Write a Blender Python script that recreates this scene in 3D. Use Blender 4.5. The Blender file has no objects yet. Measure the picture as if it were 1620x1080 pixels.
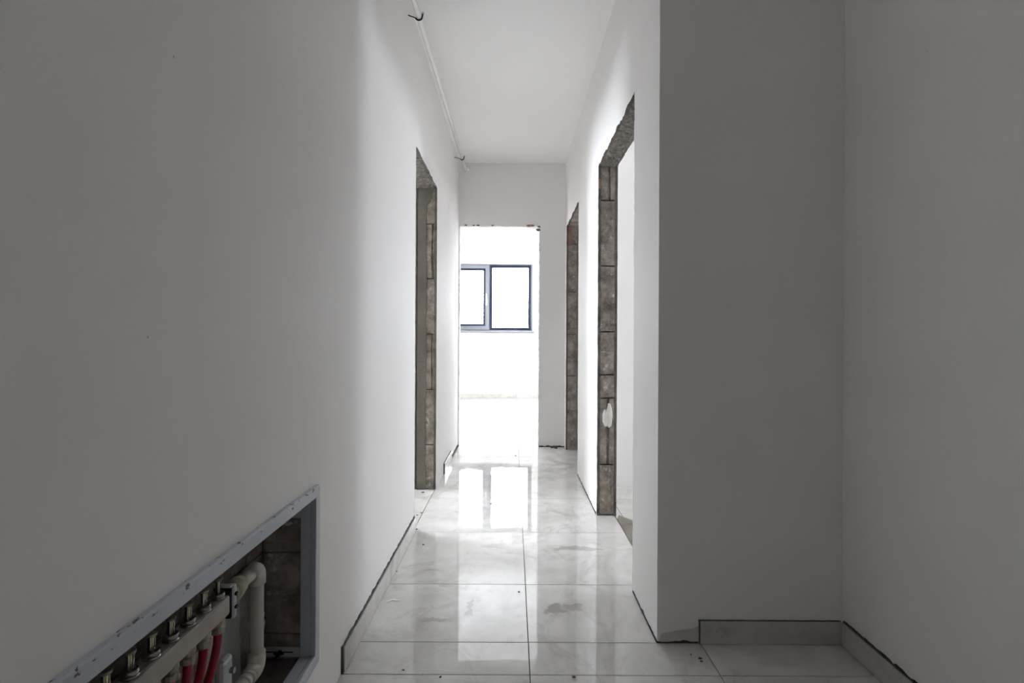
import bpy, bmesh, math, random
from mathutils import Vector, noise, Matrix

random.seed(7)
sc = bpy.context.scene
C = sc.collection

# ------------------------------------------------------------------ camera
H_CAM = 1.058
cam_d = bpy.data.cameras.new('camera')
cam_d.sensor_width = 36.0
cam_d.lens = 822.0 / 1620.0 * 36.0
cam_d.shift_x = -0.0009
cam_d.shift_y = -0.0031
cam_d.clip_start = 0.02
cam = bpy.data.objects.new('camera', cam_d)
cam.location = (0, 0, H_CAM)
cam.rotation_euler = (math.radians(90), math.radians(-0.28), 0)
C.objects.link(cam)
sc.camera = cam

# ------------------------------------------------------------------ world: a bright overcast sky
SKY = 27.0
w = bpy.data.worlds.new('overcast_sky')
sc.world = w
w.use_nodes = True
bg = w.node_tree.nodes['Background']
bg.inputs[0].default_value = (0.905, 0.922, 1.0, 1)
bg.inputs[1].default_value = SKY

def portal(name, loc, rot, sx, sy):
    # sampling portal filling a window opening (gives off no light of its own)
    l = bpy.data.lights.new(name, 'AREA')
    l.shape = 'RECTANGLE'; l.size = sx; l.size_y = sy
    l.cycles.is_portal = True
    o = bpy.data.objects.new(name, l); o.location = loc; o.rotation_euler = rot
    C.objects.link(o)

R90 = math.pi / 2
portal('window_far_room', (-0.45, 9.42, 1.77), (-R90, 0, 0), 1.6, 1.2)
portal('window_far_room_side_offscreen', (-2.67, 7.3, 1.47), (0, -R90, 0), 1.1, 1.2)
portal('window_left_room_offscreen', (-3.37, 4.0, 1.55), (0, -R90, 0), 1.2, 1.1)
portal('window_side_room_offscreen', (3.77, 3.1, 1.5), (0, R90, 0), 1.3, 1.2)
portal('window_bathroom_offscreen', (3.77, 4.5, 1.6), (0, R90, 0), 1.2, 0.8)

# ------------------------------------------------------------------ colour management
vs = sc.view_settings
vs.view_transform = 'Standard'
vs.look = 'None'
vs.exposure = 1.40
vs.gamma = 1.0
vs.use_curve_mapping = False
cy = sc.cycles
cy.use_denoising = True
cy.max_bounces = 10
cy.diffuse_bounces = 9
cy.glossy_bounces = 4
cy.use_adaptive_sampling = True
cy.adaptive_threshold = 0.05
cy.transparent_max_bounces = 8
cy.sample_clamp_indirect = 8.0

# ------------------------------------------------------------------ materials
MATS = {}
def new_mat(name):
    m = bpy.data.materials.new(name); m.use_nodes = True
    MATS[name] = m
    nt = m.node_tree
    return m, nt, nt.nodes['Principled BSDF']

def simple(name, col, rough=0.5, metal=0.0, spec=0.5, var=0.0, scale=20.0, bump=0.0, bscale=60.0):
    m, nt, p = new_mat(name)
    p.inputs['Base Color'].default_value = (*col, 1)
    p.inputs['Roughness'].default_value = rough
    p.inputs['Metallic'].default_value = metal
    p.inputs['Specular IOR Level'].default_value = spec
    geo = nt.nodes.new('ShaderNodeNewGeometry')
    if var:
        n = nt.nodes.new('ShaderNodeTexNoise'); n.inputs['Scale'].default_value = scale
        n.inputs['Detail'].default_value = 6; n.inputs['Roughness'].default_value = 0.65
        nt.links.new(geo.outputs['Position'], n.inputs['Vector'])
        r = nt.nodes.new('ShaderNodeValToRGB')
        r.color_ramp.elements[0].position = 0.3; r.color_ramp.elements[1].position = 0.7
        r.color_ramp.elements[0].color = (*[max(0, c * (1 - var)) for c in col], 1)
        r.color_ramp.elements[1].color = (*[min(1, c * (1 + var)) for c in col], 1)
        nt.links.new(n.outputs['Fac'], r.inputs['Fac'])
        nt.links.new(r.outputs['Color'], p.inputs['Base Color'])
    if bump:
        n2 = nt.nodes.new('ShaderNodeTexNoise'); n2.inputs['Scale'].default_value = bscale
        n2.inputs['Detail'].default_value = 5
        nt.links.new(geo.outputs['Position'], n2.inputs['Vector'])
        b = nt.nodes.new('ShaderNodeBump'); b.inputs['Strength'].default_value = bump
        b.inputs['Distance'].default_value = 0.004
        nt.links.new(n2.outputs['Fac'], b.inputs['Height'])
        nt.links.new(b.outputs['Normal'], p.inputs['Normal'])
    return m

def wall_paint(name, col):
    m, nt, p = new_mat(name)
    p.inputs['Roughness'].default_value = 0.75
    p.inputs['Specular IOR Level'].default_value = 0.25
    geo = nt.nodes.new('ShaderNodeNewGeometry')
    n = nt.nodes.new('ShaderNodeTexNoise'); n.inputs['Scale'].default_value = 1.4
    n.inputs['Detail'].default_value = 4
    nt.links.new(geo.outputs['Position'], n.inputs['Vector'])
    r = nt.nodes.new('ShaderNodeValToRGB')
    r.color_ramp.elements[0].position = 0.3; r.color_ramp.elements[1].position = 0.7
    r.color_ramp.elements[0].color = (*[c * 0.965 for c in col], 1)
    r.color_ramp.elements[1].color = (*col, 1)
    nt.links.new(n.outputs['Fac'], r.inputs['Fac'])
    # sparse small specks of dirt
    v = nt.nodes.new('ShaderNodeTexVoronoi'); v.inputs['Scale'].default_value = 5.0
    nt.links.new(geo.outputs['Position'], v.inputs['Vector'])
    lt = nt.nodes.new('ShaderNodeMath'); lt.operation = 'LESS_THAN'; lt.inputs[1].default_value = 0.011
    nt.links.new(v.outputs['Distance'], lt.inputs[0])
    mx = nt.nodes.new('ShaderNodeMix'); mx.data_type = 'RGBA'
    mx.inputs[7].default_value = (0.3, 0.28, 0.26, 1)
    mu = nt.nodes.new('ShaderNodeMath'); mu.operation = 'MULTIPLY'; mu.inputs[1].default_value = 0.5
    nt.links.new(lt.outputs[0], mu.inputs[0])
    nt.links.new(mu.outputs[0], mx.inputs[0])
    nt.links.new(r.outputs['Color'], mx.inputs[6])
    nt.links.new(mx.outputs[2], p.inputs['Base Color'])
    n2 = nt.nodes.new('ShaderNodeTexNoise'); n2.inputs['Scale'].default_value = 130
    n2.inputs['Detail'].default_value = 3
    nt.links.new(geo.outputs['Position'], n2.inputs['Vector'])
    b = nt.nodes.new('ShaderNodeBump'); b.inputs['Strength'].default_value = 0.10
    b.inputs['Distance'].default_value = 0.002
    nt.links.new(n2.outputs['Fac'], b.inputs['Height'])
    nt.links.new(b.outputs['Normal'], p.inputs['Normal'])
    return m

PAINT = wall_paint('wall_paint', (0.893, 0.876, 0.861))
CEIL = wall_paint('ceiling_paint', (0.925, 0.917, 0.910))

def rough_masonry(name, dark, light, dust, dust_lo=0.60, scale=14):
    m, nt, p = new_mat(name)
    p.inputs['Roughness'].default_value = 0.95
    p.inputs['Specular IOR Level'].default_value = 0.1
    geo = nt.nodes.new('ShaderNodeNewGeometry')
    n = nt.nodes.new('ShaderNodeTexNoise'); n.inputs['Scale'].default_value = scale
    n.inputs['Detail'].default_value = 8; n.inputs['Roughness'].default_value = 0.7
    nt.links.new(geo.outputs['Position'], n.inputs['Vector'])
    r = nt.nodes.new('ShaderNodeValToRGB')
    r.color_ramp.elements[0].position = 0.35; r.color_ramp.elements[1].position = 0.65
    r.color_ramp.elements[0].color = (*dark, 1); r.color_ramp.elements[1].color = (*light, 1)
    nt.links.new(n.outputs['Fac'], r.inputs['Fac'])
    n3 = nt.nodes.new('ShaderNodeTexNoise'); n3.inputs['Scale'].default_value = 23
    n3.inputs['Detail'].default_value = 6; n3.inputs['Roughness'].default_value = 0.75
    off = nt.nodes.new('ShaderNodeVectorMath'); off.operation = 'ADD'; off.inputs[1].default_value = (3.1, 8.7, 5.3)
    nt.links.new(geo.outputs['Position'], off.inputs[0])
    nt.links.new(off.outputs[0], n3.inputs['Vector'])
    r3 = nt.nodes.new('ShaderNodeValToRGB')
    r3.color_ramp.elements[0].position = dust_lo; r3.color_ramp.elements[1].position = dust_lo + 0.10
    r3.color_ramp.elements[0].color = (0, 0, 0, 1); r3.color_ramp.elements[1].color = (1, 1, 1, 1)
    nt.links.new(n3.outputs['Fac'], r3.inputs['Fac'])
    mx = nt.nodes.new('ShaderNodeMix'); mx.data_type = 'RGBA'
    mx.inputs[7].default_value = (*dust, 1)
    nt.links.new(r3.outputs['Color'], mx.inputs[0]); nt.links.new(r.outputs['Color'], mx.inputs[6])
    nt.links.new(mx.outputs[2], p.inputs['Base Color'])
    n2 = nt.nodes.new('ShaderNodeTexNoise'); n2.inputs['Scale'].default_value = 70
    n2.inputs['Detail'].default_value = 8; n2.inputs['Roughness'].default_value = 0.75
    nt.links.new(geo.outputs['Position'], n2.inputs['Vector'])
    b = nt.nodes.new('ShaderNodeBump'); b.inputs['Strength'].default_value = 0.9
    b.inputs['Distance'].default_value = 0.006
    nt.links.new(n2.outputs['Fac'], b.inputs['Height'])
    nt.links.new(b.outputs['Normal'], p.inputs['Normal'])
    return m

BLOCK = rough_masonry('aerated_block', (0.17, 0.145, 0.122), (0.46, 0.41, 0.365), (0.66, 0.62, 0.58), 0.58)
CORE = rough_masonry('raw_mortar', (0.12, 0.11, 0.10), (0.22, 0.20, 0.185), (0.28, 0.26, 0.24), 0.66)
CONC = rough_masonry('raw_concrete', (0.10, 0.092, 0.08), (0.28, 0.255, 0.22), (0.58, 0.56, 0.54), 0.61, 42)
COAT = rough_masonry('cement_coat', (0.15, 0.143, 0.12), (0.21, 0.20, 0.17), (0.26, 0.25, 0.22), 0.68, 6)
PATCH_BROWN = rough_masonry('brown_grey_patch', (0.21, 0.19, 0.16), (0.30, 0.275, 0.24), (0.38, 0.355, 0.32), 0.6, 9)
BRICK = rough_masonry('terracotta', (0.36, 0.21, 0.14), (0.46, 0.29, 0.21), (0.52, 0.40, 0.33), 0.62)
GROUT_GAP_SHADE = simple('dark_grout_gap_shade', (0.085, 0.08, 0.075), 0.95, var=0.4, scale=40)  # grout colour, also used for strips that paint the shade of open gaps
BED = simple('tile_bed_mortar', (0.10, 0.095, 0.09), 0.95, var=0.3, scale=15)
PALE = simple('pale_plaster', (0.82, 0.80, 0.76), 0.9, var=0.12, scale=25, bump=0.4)
GREY_PLASTER = simple('grey_plaster', (0.42, 0.42, 0.40), 0.8, var=0.08, scale=12)

def tile_mat(name, base, stain_amt, rough_lo, rough_hi, stains=()):
    m, nt, p = new_mat(name)
    L = nt.links.new; N = nt.nodes.new
    geo = N('ShaderNodeNewGeometry'); info = N('ShaderNodeObjectInfo')
    add = N('ShaderNodeVectorMath'); add.operation = 'ADD'
    mul = N('ShaderNodeVectorMath'); mul.operation = 'SCALE'; mul.inputs['Scale'].default_value = 7.0
    comb = N('ShaderNodeCombineXYZ')
    L(info.outputs['Random'], comb.inputs[0]); L(info.outputs['Random'], comb.inputs[2])
    L(comb.outputs[0], mul.inputs[0])
    L(geo.outputs['Position'], add.inputs[0]); L(mul.outputs[0], add.inputs[1])
    # marble clouding of the tile itself
    n = N('ShaderNodeTexNoise'); n.inputs['Scale'].default_value = 3.2; n.inputs['Detail'].default_value = 7
    n.inputs['Roughness'].default_value = 0.62; n.inputs['Distortion'].default_value = 1.6
    L(add.outputs[0], n.inputs['Vector'])
    r = N('ShaderNodeValToRGB')
    r.color_ramp.elements[0].position = 0.30; r.color_ramp.elements[1].position = 0.62
    r.color_ramp.elements[0].color = (base[0]*0.80, base[1]*0.795, base[2]*0.78, 1)
    r.color_ramp.elements[1].color = (*base, 1)
    L(n.outputs['Fac'], r.inputs['Fac'])
    # dried mud smears carried over the joints
    n2 = N('ShaderNodeTexNoise'); n2.inputs['Scale'].default_value = 2.6; n2.inputs['Detail'].default_value = 9
    n2.inputs['Roughness'].default_value = 0.7; n2.inputs['Distortion'].default_value = 2.2
    L(geo.outputs['Position'], n2.inputs['Vector'])
    r2 = N('ShaderNodeValToRGB')
    r2.color_ramp.elements[0].position = 0.53; r2.color_ramp.elements[1].position = 0.72
    r2.color_ramp.elements[0].color = (0, 0, 0, 1)
    r2.color_ramp.elements[1].color = (stain_amt, stain_amt, stain_amt, 1)
    L(n2.outputs['Fac'], r2.inputs['Fac'])
    n5 = N('ShaderNodeTexNoise'); n5.inputs['Scale'].default_value = 8.5; n5.inputs['Detail'].default_value = 11
    n5.inputs['Roughness'].default_value = 0.78; n5.inputs['Distortion'].default_value = 1.2
    L(geo.outputs['Position'], n5.inputs['Vector'])
    r5 = N('ShaderNodeValToRGB')
    r5.color_ramp.elements[0].position = 0.57; r5.color_ramp.elements[1].position = 0.70
    r5.color_ramp.elements[0].color = (0, 0, 0, 1)
    r5.color_ramp.elements[1].color = (stain_amt*0.8, stain_amt*0.8, stain_amt*0.8, 1)
    L(n5.outputs['Fac'], r5.inputs['Fac'])
    m5 = N('ShaderNodeMath'); m5.operation = 'MAXIMUM'
    L(r2.outputs['Color'], m5.inputs[0]); L(r5.outputs['Color'], m5.inputs[1])
    fac = m5.outputs[0]
    for (sx, sy, rx, ry, amt) in stains:
        sub = N('ShaderNodeVectorMath'); sub.operation = 'SUBTRACT'; sub.inputs[1].default_value = (sx, sy, 0)
        nn = N('ShaderNodeTexNoise'); nn.inputs['Scale'].default_value = 16; nn.inputs['Detail'].default_value = 5
        L(geo.outputs['Position'], nn.inputs['Vector'])
        wob = N('ShaderNodeVectorMath'); wob.operation = 'MULTIPLY_ADD'
        wob.inputs[1].default_value = (0.11, 0.11, 0); wob.inputs[2].default_value = (-0.055, -0.055, 0)
        L(nn.outputs['Color'], wob.inputs[0])
        ad = N('ShaderNodeVectorMath'); ad.operation = 'ADD'
        L(geo.outputs['Position'], sub.inputs[0]); L(sub.outputs[0], ad.inputs[0]); L(wob.outputs[0], ad.inputs[1])
        dv = N('ShaderNodeVectorMath'); dv.operation = 'DIVIDE'; dv.inputs[1].default_value = (rx, ry, 1)
        L(ad.outputs[0], dv.inputs[0])
        ln = N('ShaderNodeVectorMath'); ln.operation = 'LENGTH'; L(dv.outputs[0], ln.inputs[0])
        rr = N('ShaderNodeMapRange'); rr.inputs['From Min'].default_value = 1.05; rr.inputs['From Max'].default_value = 0.75
        rr.inputs['To Min'].default_value = 0; rr.inputs['To Max'].default_value = amt
        L(ln.outputs['Value'], rr.inputs['Value'])
        mxm = N('ShaderNodeMath'); mxm.operation = 'MAXIMUM'
        L(fac, mxm.inputs[0]); L(rr.outputs[0], mxm.inputs[1]); fac = mxm.outputs[0]
    mx = N('ShaderNodeMix'); mx.data_type = 'RGBA'; mx.inputs[7].default_value = (0.26, 0.235, 0.20, 1)
    L(fac, mx.inputs[0]); L(r.outputs['Color'], mx.inputs[6])
    L(mx.outputs[2], p.inputs['Base Color'])
    # dust makes the polish patchy
    n3 = N('ShaderNodeTexNoise'); n3.inputs['Scale'].default_value = 4.5; n3.inputs['Detail'].default_value = 8
    n3.inputs['Roughness'].default_value = 0.7; n3.inputs['Distortion'].default_value = 1.0
    L(geo.outputs['Position'], n3.inputs['Vector'])
    mr = N('ShaderNodeMapRange'); mr.inputs['From Min'].default_value = 0.45; mr.inputs['From Max'].default_value = 0.75
    mr.inputs['To Min'].default_value = rough_lo; mr.inputs['To Max'].default_value = rough_hi
    L(n3.outputs['Fac'], mr.inputs['Value']); L(mr.outputs[0], p.inputs['Roughness'])
    p.inputs['Specular IOR Level'].default_value = 0.5
    p.inputs['IOR'].default_value = 1.58
    # very slight waviness of the polished face
    n4 = N('ShaderNodeTexNoise'); n4.inputs['Scale'].default_value = 9; n4.inputs['Detail'].default_value = 2
    L(geo.outputs['Position'], n4.inputs['Vector'])
    b = N('ShaderNodeBump'); b.inputs['Strength'].default_value = 0.03; b.inputs['Distance'].default_value = 0.004
    L(n4.outputs['Fac'], b.inputs['Height']); L(b.outputs['Normal'], p.inputs['Normal'])
    return m

# mud marks: x, y, radius x, radius y, strength
STAINS = [(0.165, 2.03, 0.05, 0.035, 0.62), (0.245, 2.05, 0.045, 0.03, 0.52), (0.33, 2.62, 0.13, 0.03, 0.5),
          (-0.17, 2.05, 0.012, 0.08, 0.55), (-0.30, 1.96, 0.06, 0.02, 0.40), (0.22, 3.05, 0.11, 0.09, 0.16)]
TILE = tile_mat('polished_tile', (0.735, 0.725, 0.695), 0.56, 0.015, 0.085, STAINS)
SKIRT = tile_mat('skirting_tile', (0.62, 0.605, 0.575), 0.5, 0.12, 0.3)
TILE_EDGE = simple('tile_edge', (0.20, 0.19, 0.18), 0.8)

FRAME_GREY = None
def chipped(name):
    m, nt, p = new_mat(name)
    p.inputs['Roughness'].default_value = 0.45
    geo = nt.nodes.new('ShaderNodeNewGeometry')
    sc_ = nt.nodes.new('ShaderNodeVectorMath'); sc_.operation = 'MULTIPLY'; sc_.inputs[1].default_value = (1, 0.45, 1)
    nt.links.new(geo.outputs['Position'], sc_.inputs[0])
    n = nt.nodes.new('ShaderNodeTexNoise'); n.inputs['Scale'].default_value = 105; n.inputs['Detail'].default_value = 3
    n.inputs['Roughness'].default_value = 0.6
    nt.links.new(sc_.outputs[0], n.inputs['Vector'])
    # knocks sit along the outer edge of the upper rail
    sep = nt.nodes.new('ShaderNodeSeparateXYZ'); nt.links.new(geo.outputs['Position'], sep.inputs[0])
    mr = nt.nodes.new('ShaderNodeMapRange'); mr.inputs['From Min'].default_value = 0.636; mr.inputs['From Max'].default_value = 0.650
    mr.inputs['To Min'].default_value = 0.0; mr.inputs['To Max'].default_value = 0.20
    nt.links.new(sep.outputs['Z'], mr.inputs['Value'])
    ad = nt.nodes.new('ShaderNodeMath'); ad.operation = 'ADD'
    nt.links.new(n.outputs['Fac'], ad.inputs[0]); nt.links.new(mr.outputs[0], ad.inputs[1])
    r = nt.nodes.new('ShaderNodeValToRGB'); r.color_ramp.interpolation = 'CONSTANT'
    r.color_ramp.elements[0].position = 0.0; r.color_ramp.elements[0].color = (0.50, 0.53, 0.58, 1)
    r.color_ramp.elements[1].position = 0.82; r.color_ramp.elements[1].color = (0.10, 0.09, 0.08, 1)
    nt.links.new(ad.outputs[0], r.inputs['Fac'])
    nt.links.new(r.outputs['Color'], p.inputs['Base Color'])
    return m
FRAME_GREY = chipped('painted_steel')
PPR = simple('white_plastic_pipe', (0.66, 0.62, 0.55), 0.45, var=0.08, scale=18)
PIPE_W = simple('white_metal_pipe', (0.90, 0.89, 0.87), 0.22, var=0.03, scale=12)
BARM = simple('manifold_bar', (0.42, 0.375, 0.33), 0.5, var=0.18, scale=14)
CHROME = simple('nickel', (0.36, 0.355, 0.34), 0.25, metal=1.0)
BRASS = simple('brass', (0.55, 0.45, 0.26), 0.35, metal=0.9)
BRASS_D = simple('dirty_nickel', (0.40, 0.36, 0.29), 0.45, metal=0.7, var=0.3, scale=60)
RED = simple('red_pipe_plastic', (0.32, 0.004, 0.022), 0.35)
BLACK = simple('black_rubber', (0.012, 0.012, 0.016), 0.6)
STEEL = simple('galvanised_steel', (0.55, 0.57, 0.59), 0.42, metal=0.2, var=0.1, scale=30)
GASKET = simple('window_gasket', (0.035, 0.045, 0.075), 1.0, spec=0.0)
ALU = simple('window_aluminium', (0.26, 0.27, 0.295), 0.45, var=0.05)
FOAM = simple('pale_foam', (0.62, 0.57, 0.40), 0.9, var=0.1)
TAPE = simple('sealing_tape', (0.50, 0.45, 0.32), 0.7, var=0.25, scale=40)
PAPER = simple('paper', (0.9, 0.89, 0.87), 0.9)
CRUMB = simple('mortar_crumb', (0.10, 0.085, 0.07), 0.95, var=0.3, scale=60)

def glass():
    m, nt, p = new_mat('window_glass')
    nt.nodes.remove(p)
    out = nt.nodes['Material Output']
    t = nt.nodes.new('ShaderNodeBsdfTransparent'); t.inputs[0].default_value = (0.93, 0.95, 0.95, 1)
    g = nt.nodes.new('ShaderNodeBsdfGlossy'); g.inputs['Roughness'].default_value = 0.02
    fr = nt.nodes.new('ShaderNodeFresnel'); fr.inputs['IOR'].default_value = 1.45
    mx = nt.nodes.new('ShaderNodeMixShader')
    nt.links.new(fr.outputs[0], mx.inputs[0]); nt.links.new(t.outputs[0], mx.inputs[1]); nt.links.new(g.outputs[0], mx.inputs[2])
    nt.links.new(mx.outputs[0], out.inputs['Surface'])
    return m
GLASS = glass()

# ------------------------------------------------------------------ mesh helpers
def obj(name, bm, mat, parent=None, smooth=False):
    me = bpy.data.meshes.new(name)
    bmesh.ops.recalc_face_normals(bm, faces=bm.faces)
    bm.to_mesh(me); bm.free()
    if smooth:
        for p in me.polygons: p.use_smooth = True
    me.materials.append(mat)
    o = bpy.data.objects.new(name, me); C.objects.link(o)
    if parent: o.parent = parent
    return o

def struct(o):
    o['kind'] = 'structure'; return o

def tag(o, label, cat, group=None):
    o['label'] = label; o['category'] = cat
    if group: o['group'] = group
    return o

def empty(name, loc=(0, 0, 0)):
    o = bpy.data.objects.new(name, None); o.location = loc; o.empty_display_size = 0.05
    C.objects.link(o); return o

def parent_keep(o, p):
    o.parent = p
    o.matrix_parent_inverse = Matrix.Translation(p.location).inverted()

def box(bm, x0, x1, y0, y1, z0, z1, bevel=0.0):
    vs_ = [bm.verts.new(v) for v in ((x0,y0,z0),(x1,y0,z0),(x1,y1,z0),(x0,y1,z0),(x0,y0,z1),(x1,y0,z1),(x1,y1,z1),(x0,y1,z1))]
    fs = [bm.faces.new([vs_[i] for i in f]) for f in ((3,2,1,0),(4,5,6,7),(0,1,5,4),(1,2,6,5),(2,3,7,6),(3,0,4,7))]
    if bevel:
        es = list({e for f in fs for e in f.edges})
        bmesh.ops.bevel(bm, geom=es, offset=bevel, segments=2, affect='EDGES', profile=0.5)
    return bm

def bx(*a, **k):
    return box(bmesh.new(), *a, **k)

def tube(bm, pts, r, seg=14, caps=True, radii=None):
    pts = [Vector(p) for p in pts]
    rings = []
    up = None
    for i, p in enumerate(pts):
        if i == 0: d = pts[1] - p
        elif i == len(pts) - 1: d = p - pts[i-1]
        else: d = (pts[i+1] - p).normalized() + (p - pts[i-1]).normalized()
        d.normalize()
        if up is None:
            a = Vector((0, 0, 1)) if abs(d.z) < 0.9 else Vector((1, 0, 0))
            up = (a - d * a.dot(d)).normalized()
        else:
            up = (up - d * up.dot(d)).normalized()
        s = d.cross(up)
        rr = radii[i] if radii else r
        rings.append([bm.verts.new(p + (up * math.cos(t) + s * math.sin(t)) * rr) for t in [2*math.pi*k/seg for k in range(seg)]])
    for a, b in zip(rings, rings[1:]):
        for k in range(seg):
            bm.faces.new((a[k], a[(k+1) % seg], b[(k+1) % seg], b[k]))
    if caps:
        bm.faces.new(rings[0][::-1]); bm.faces.new(rings[-1])
    return bm

def lathe(bm, c, prof, seg=20):
    # prof: list of (r, z); turned about a vertical axis through c
    rings = []
    for r, z in prof:
        rings.append([bm.verts.new((c[0] + r*math.cos(2*math.pi*k/seg), c[1] + r*math.sin(2*math.pi*k/seg), c[2] + z)) for k in range(seg)])
    for a, b in zip(rings, rings[1:]):
        for k in range(seg):
            bm.faces.new((a[k], a[(k+1) % seg], b[(k+1) % seg], b[k]))
    bm.faces.new(rings[0][::-1]); bm.faces.new(rings[-1])
    return bm

def arc(c, u, v, r, a0, a1, n=7):
    c, u, v = Vector(c), Vector(u), Vector(v)
    return [c + u*r*math.cos(a0 + (a1-a0)*i/n) + v*r*math.sin(a0 + (a1-a0)*i/n) for i in range(n+1)]

def prism(bm, pts, to3, t0, t1, side=0):
    # closed 2D outline pts, mapped by to3(u, v, t); extruded between t0 and t1
    a = [bm.verts.new(to3(u, v, t0)) for u, v in pts]
    b = [bm.verts.new(to3(u, v, t1)) for u, v in pts]
    n = len(pts)
    fa = bm.faces.new(a); fb = bm.faces.new(b[::-1])
    for i in range(n):
        bm.faces.new((a[i], b[i], b[(i+1) % n], a[(i+1) % n])).material_index = side
    fa.normal_update(); fb.normal_update()
    bmesh.ops.triangulate(bm, faces=[fa, fb])
    return bm

def rag(p0, p1, step=0.02, amp=0.006, bias=0.0, seed=0.0, ends=False):
    # points from p0 (included) to p1 (left out) along a broken, crumbly line
    p0, p1 = Vector(p0), Vector(p1)
    L = (p1 - p0).length; n = max(2, int(L / step)); d = (p1 - p0) / L; nr = Vector((-d.y, d.x))
    out = []
    for i in range(n):
        t = i / n
        k = 0.0 if (i == 0 and not ends) else 1.0
        q = noise.noise(Vector((t*L*9 + seed*13.7, seed*3.1, 0))) * 1.3 + noise.noise(Vector((t*L*38 + seed*5.1, 7.0, seed))) * 0.9
        out.append(tuple(p0 + d*(t*L) + nr*((q*amp + bias) * k)))
    return out

def rough_panel(u0, u1, v0, v1, to3, depth=0.03, amp=0.004, groove=None, res=0.022, seed=0.0, freq=16, chip=0.004, rib=None):
    # one masonry piece: rough front face at t = 0 (towards -t), sides running back to t = depth
    bm = bmesh.new()
    nu = max(4, int((u1-u0)/res)); nv = max(4, int((v1-v0)/res))
    us = [u0 + (u1-u0)*i/nu for i in range(nu+1)]
    if groove:
        gu, gw = groove
        us = sorted(set([u for u in us if abs(u-gu) > gw*0.9] + [gu-gw/2-0.002, gu-gw/2+0.001, gu, gu+gw/2-0.001, gu+gw/2+0.002]))
    vv = [v0 + (v1-v0)*i/nv for i in range(nv+1)]
    g = []
    for j, v in enumerate(vv):
        row = []
        for i, u in enumerate(us):
            q = noise.noise(Vector((u*freq + seed*7.3, v*freq, seed*2.1)))*0.7 + noise.noise(Vector((u*freq*3.1, v*freq*3.1 + seed, 4.0)))*0.5
            t = q*amp
            if groove and abs(u-groove[0]) < groove[1]/2:
                t += 0.014
            if rib and abs(u-rib[0]) < rib[1]/2:
                t -= 0.004
            du = dv = 0.0
            if i in (0, len(us)-1) or j in (0, len(vv)-1):
                t += chip * abs(noise.noise(Vector((u*40+seed, v*40, 1.5)))) * 2
            row.append(bm.verts.new(to3(u, v, max(t, -0.012))))
        g.append(row)
    for j in range(len(vv)-1):
        for i in range(len(us)-1):
            bm.faces.new((g[j][i], g[j][i+1], g[j+1][i+1], g[j+1][i]))
    rim = [g[0][i] for i in range(len(us))] + [g[j][-1] for j in range(1, len(vv))] + [g[-1][i] for i in range(len(us)-2, -1, -1)] + [g[j][0] for j in range(len(vv)-2, 0, -1)]
    uvs = [(us[i], v0) for i in range(len(us))] + [(u1, vv[j]) for j in range(1, len(vv))] + [(us[i], v1) for i in range(len(us)-2, -1, -1)] + [(u0, vv[j]) for j in range(len(vv)-2, 0, -1)]
    back = [bm.verts.new(to3(u, v, depth)) for u, v in uvs]
    n = len(rim)
    for i in range(n):
        bm.faces.new((rim[i], rim[(i+1) % n], back[(i+1) % n], back[i]))
    bm.faces.new(back[::-1])
    return bm

def holed(bm, us, zs, holes, to3, t0, t1):
    # slab on a grid of breaks with rectangular holes (u0, u1, z0, z1); closed reveals
    holes = [(a, b, max(c, zs[0]), d) for a, b, c, d in holes]
    us = sorted(set(us + [h for q in holes for h in q[:2]])); zs = sorted(set(zs + [h for q in holes for h in q[2:]]))
    nu, nz = len(us)-1, len(zs)-1
    def solid(i, j):
        if i < 0 or j < 0 or i >= nu or j >= nz: return False
        cu, cz = (us[i]+us[i+1])/2, (zs[j]+zs[j+1])/2
        return not any(a < cu < b and c < cz < d for a, b, c, d in holes)
    V = {}
    def vert(i, j, k):
        if (i, j, k) not in V: V[(i, j, k)] = bm.verts.new(to3(us[i], zs[j], (t0, t1)[k]))
        return V[(i, j, k)]
    for i in range(nu):
        for j in range(nz):
            if not solid(i, j): continue
            bm.faces.new([vert(*q, 0) for q in ((i,j),(i+1,j),(i+1,j+1),(i,j+1))])
            bm.faces.new([vert(*q, 1) for q in ((i,j+1),(i+1,j+1),(i+1,j),(i,j))])
            for (di, dj, a, b) in ((-1,0,(i,j),(i,j+1)),(1,0,(i+1,j+1),(i+1,j)),(0,-1,(i+1,j),(i,j)),(0,1,(i,j+1),(i+1,j+1))):
                if not solid(i+di, j+dj):
                    bm.faces.new([vert(*a, 0), vert(*b, 0), vert(*b, 1), vert(*a, 1)])
    return bm

yz = lambda u, v, t: (t, u, v)      # wall running along Y: u = y, v = z, t = x
xz = lambda u, v, t: (u, t, v)      # wall running along X: u = x, v = z, t = y

# ------------------------------------------------------------------ dimensions of the flat
ZC = 2.766
XL, XLB = -0.535, -0.695            # corridor's left wall: face, back
XR, XRB = 0.507, 0.624              # corridor's right wall: face, back
YA = 1.81                           # where the right wall begins
YE, YEB = 5.07, 5.19                # end wall
XH = 1.152                          # hall's right wall
YB = -3.2                           # hall's back wall
YF = 9.15                           # far room's window wall
SK = 0.017                          # plaster thickness
DL = (2.846, 3.634, 2.105)          # left opening: y0, y1, height
DA = (2.188, 3.11, 2.09)            # right opening near
DB = (4.05, 4.95, 2.125)            # right opening far
DE = (-0.523, 0.253, 2.146)         # end opening: x0, x1, height
NI = (0.60, 1.40, 0.192, 0.645)     # niche of the heating manifold: y0, y1, z0, z1
XN = -0.675                         # niche's back

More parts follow.
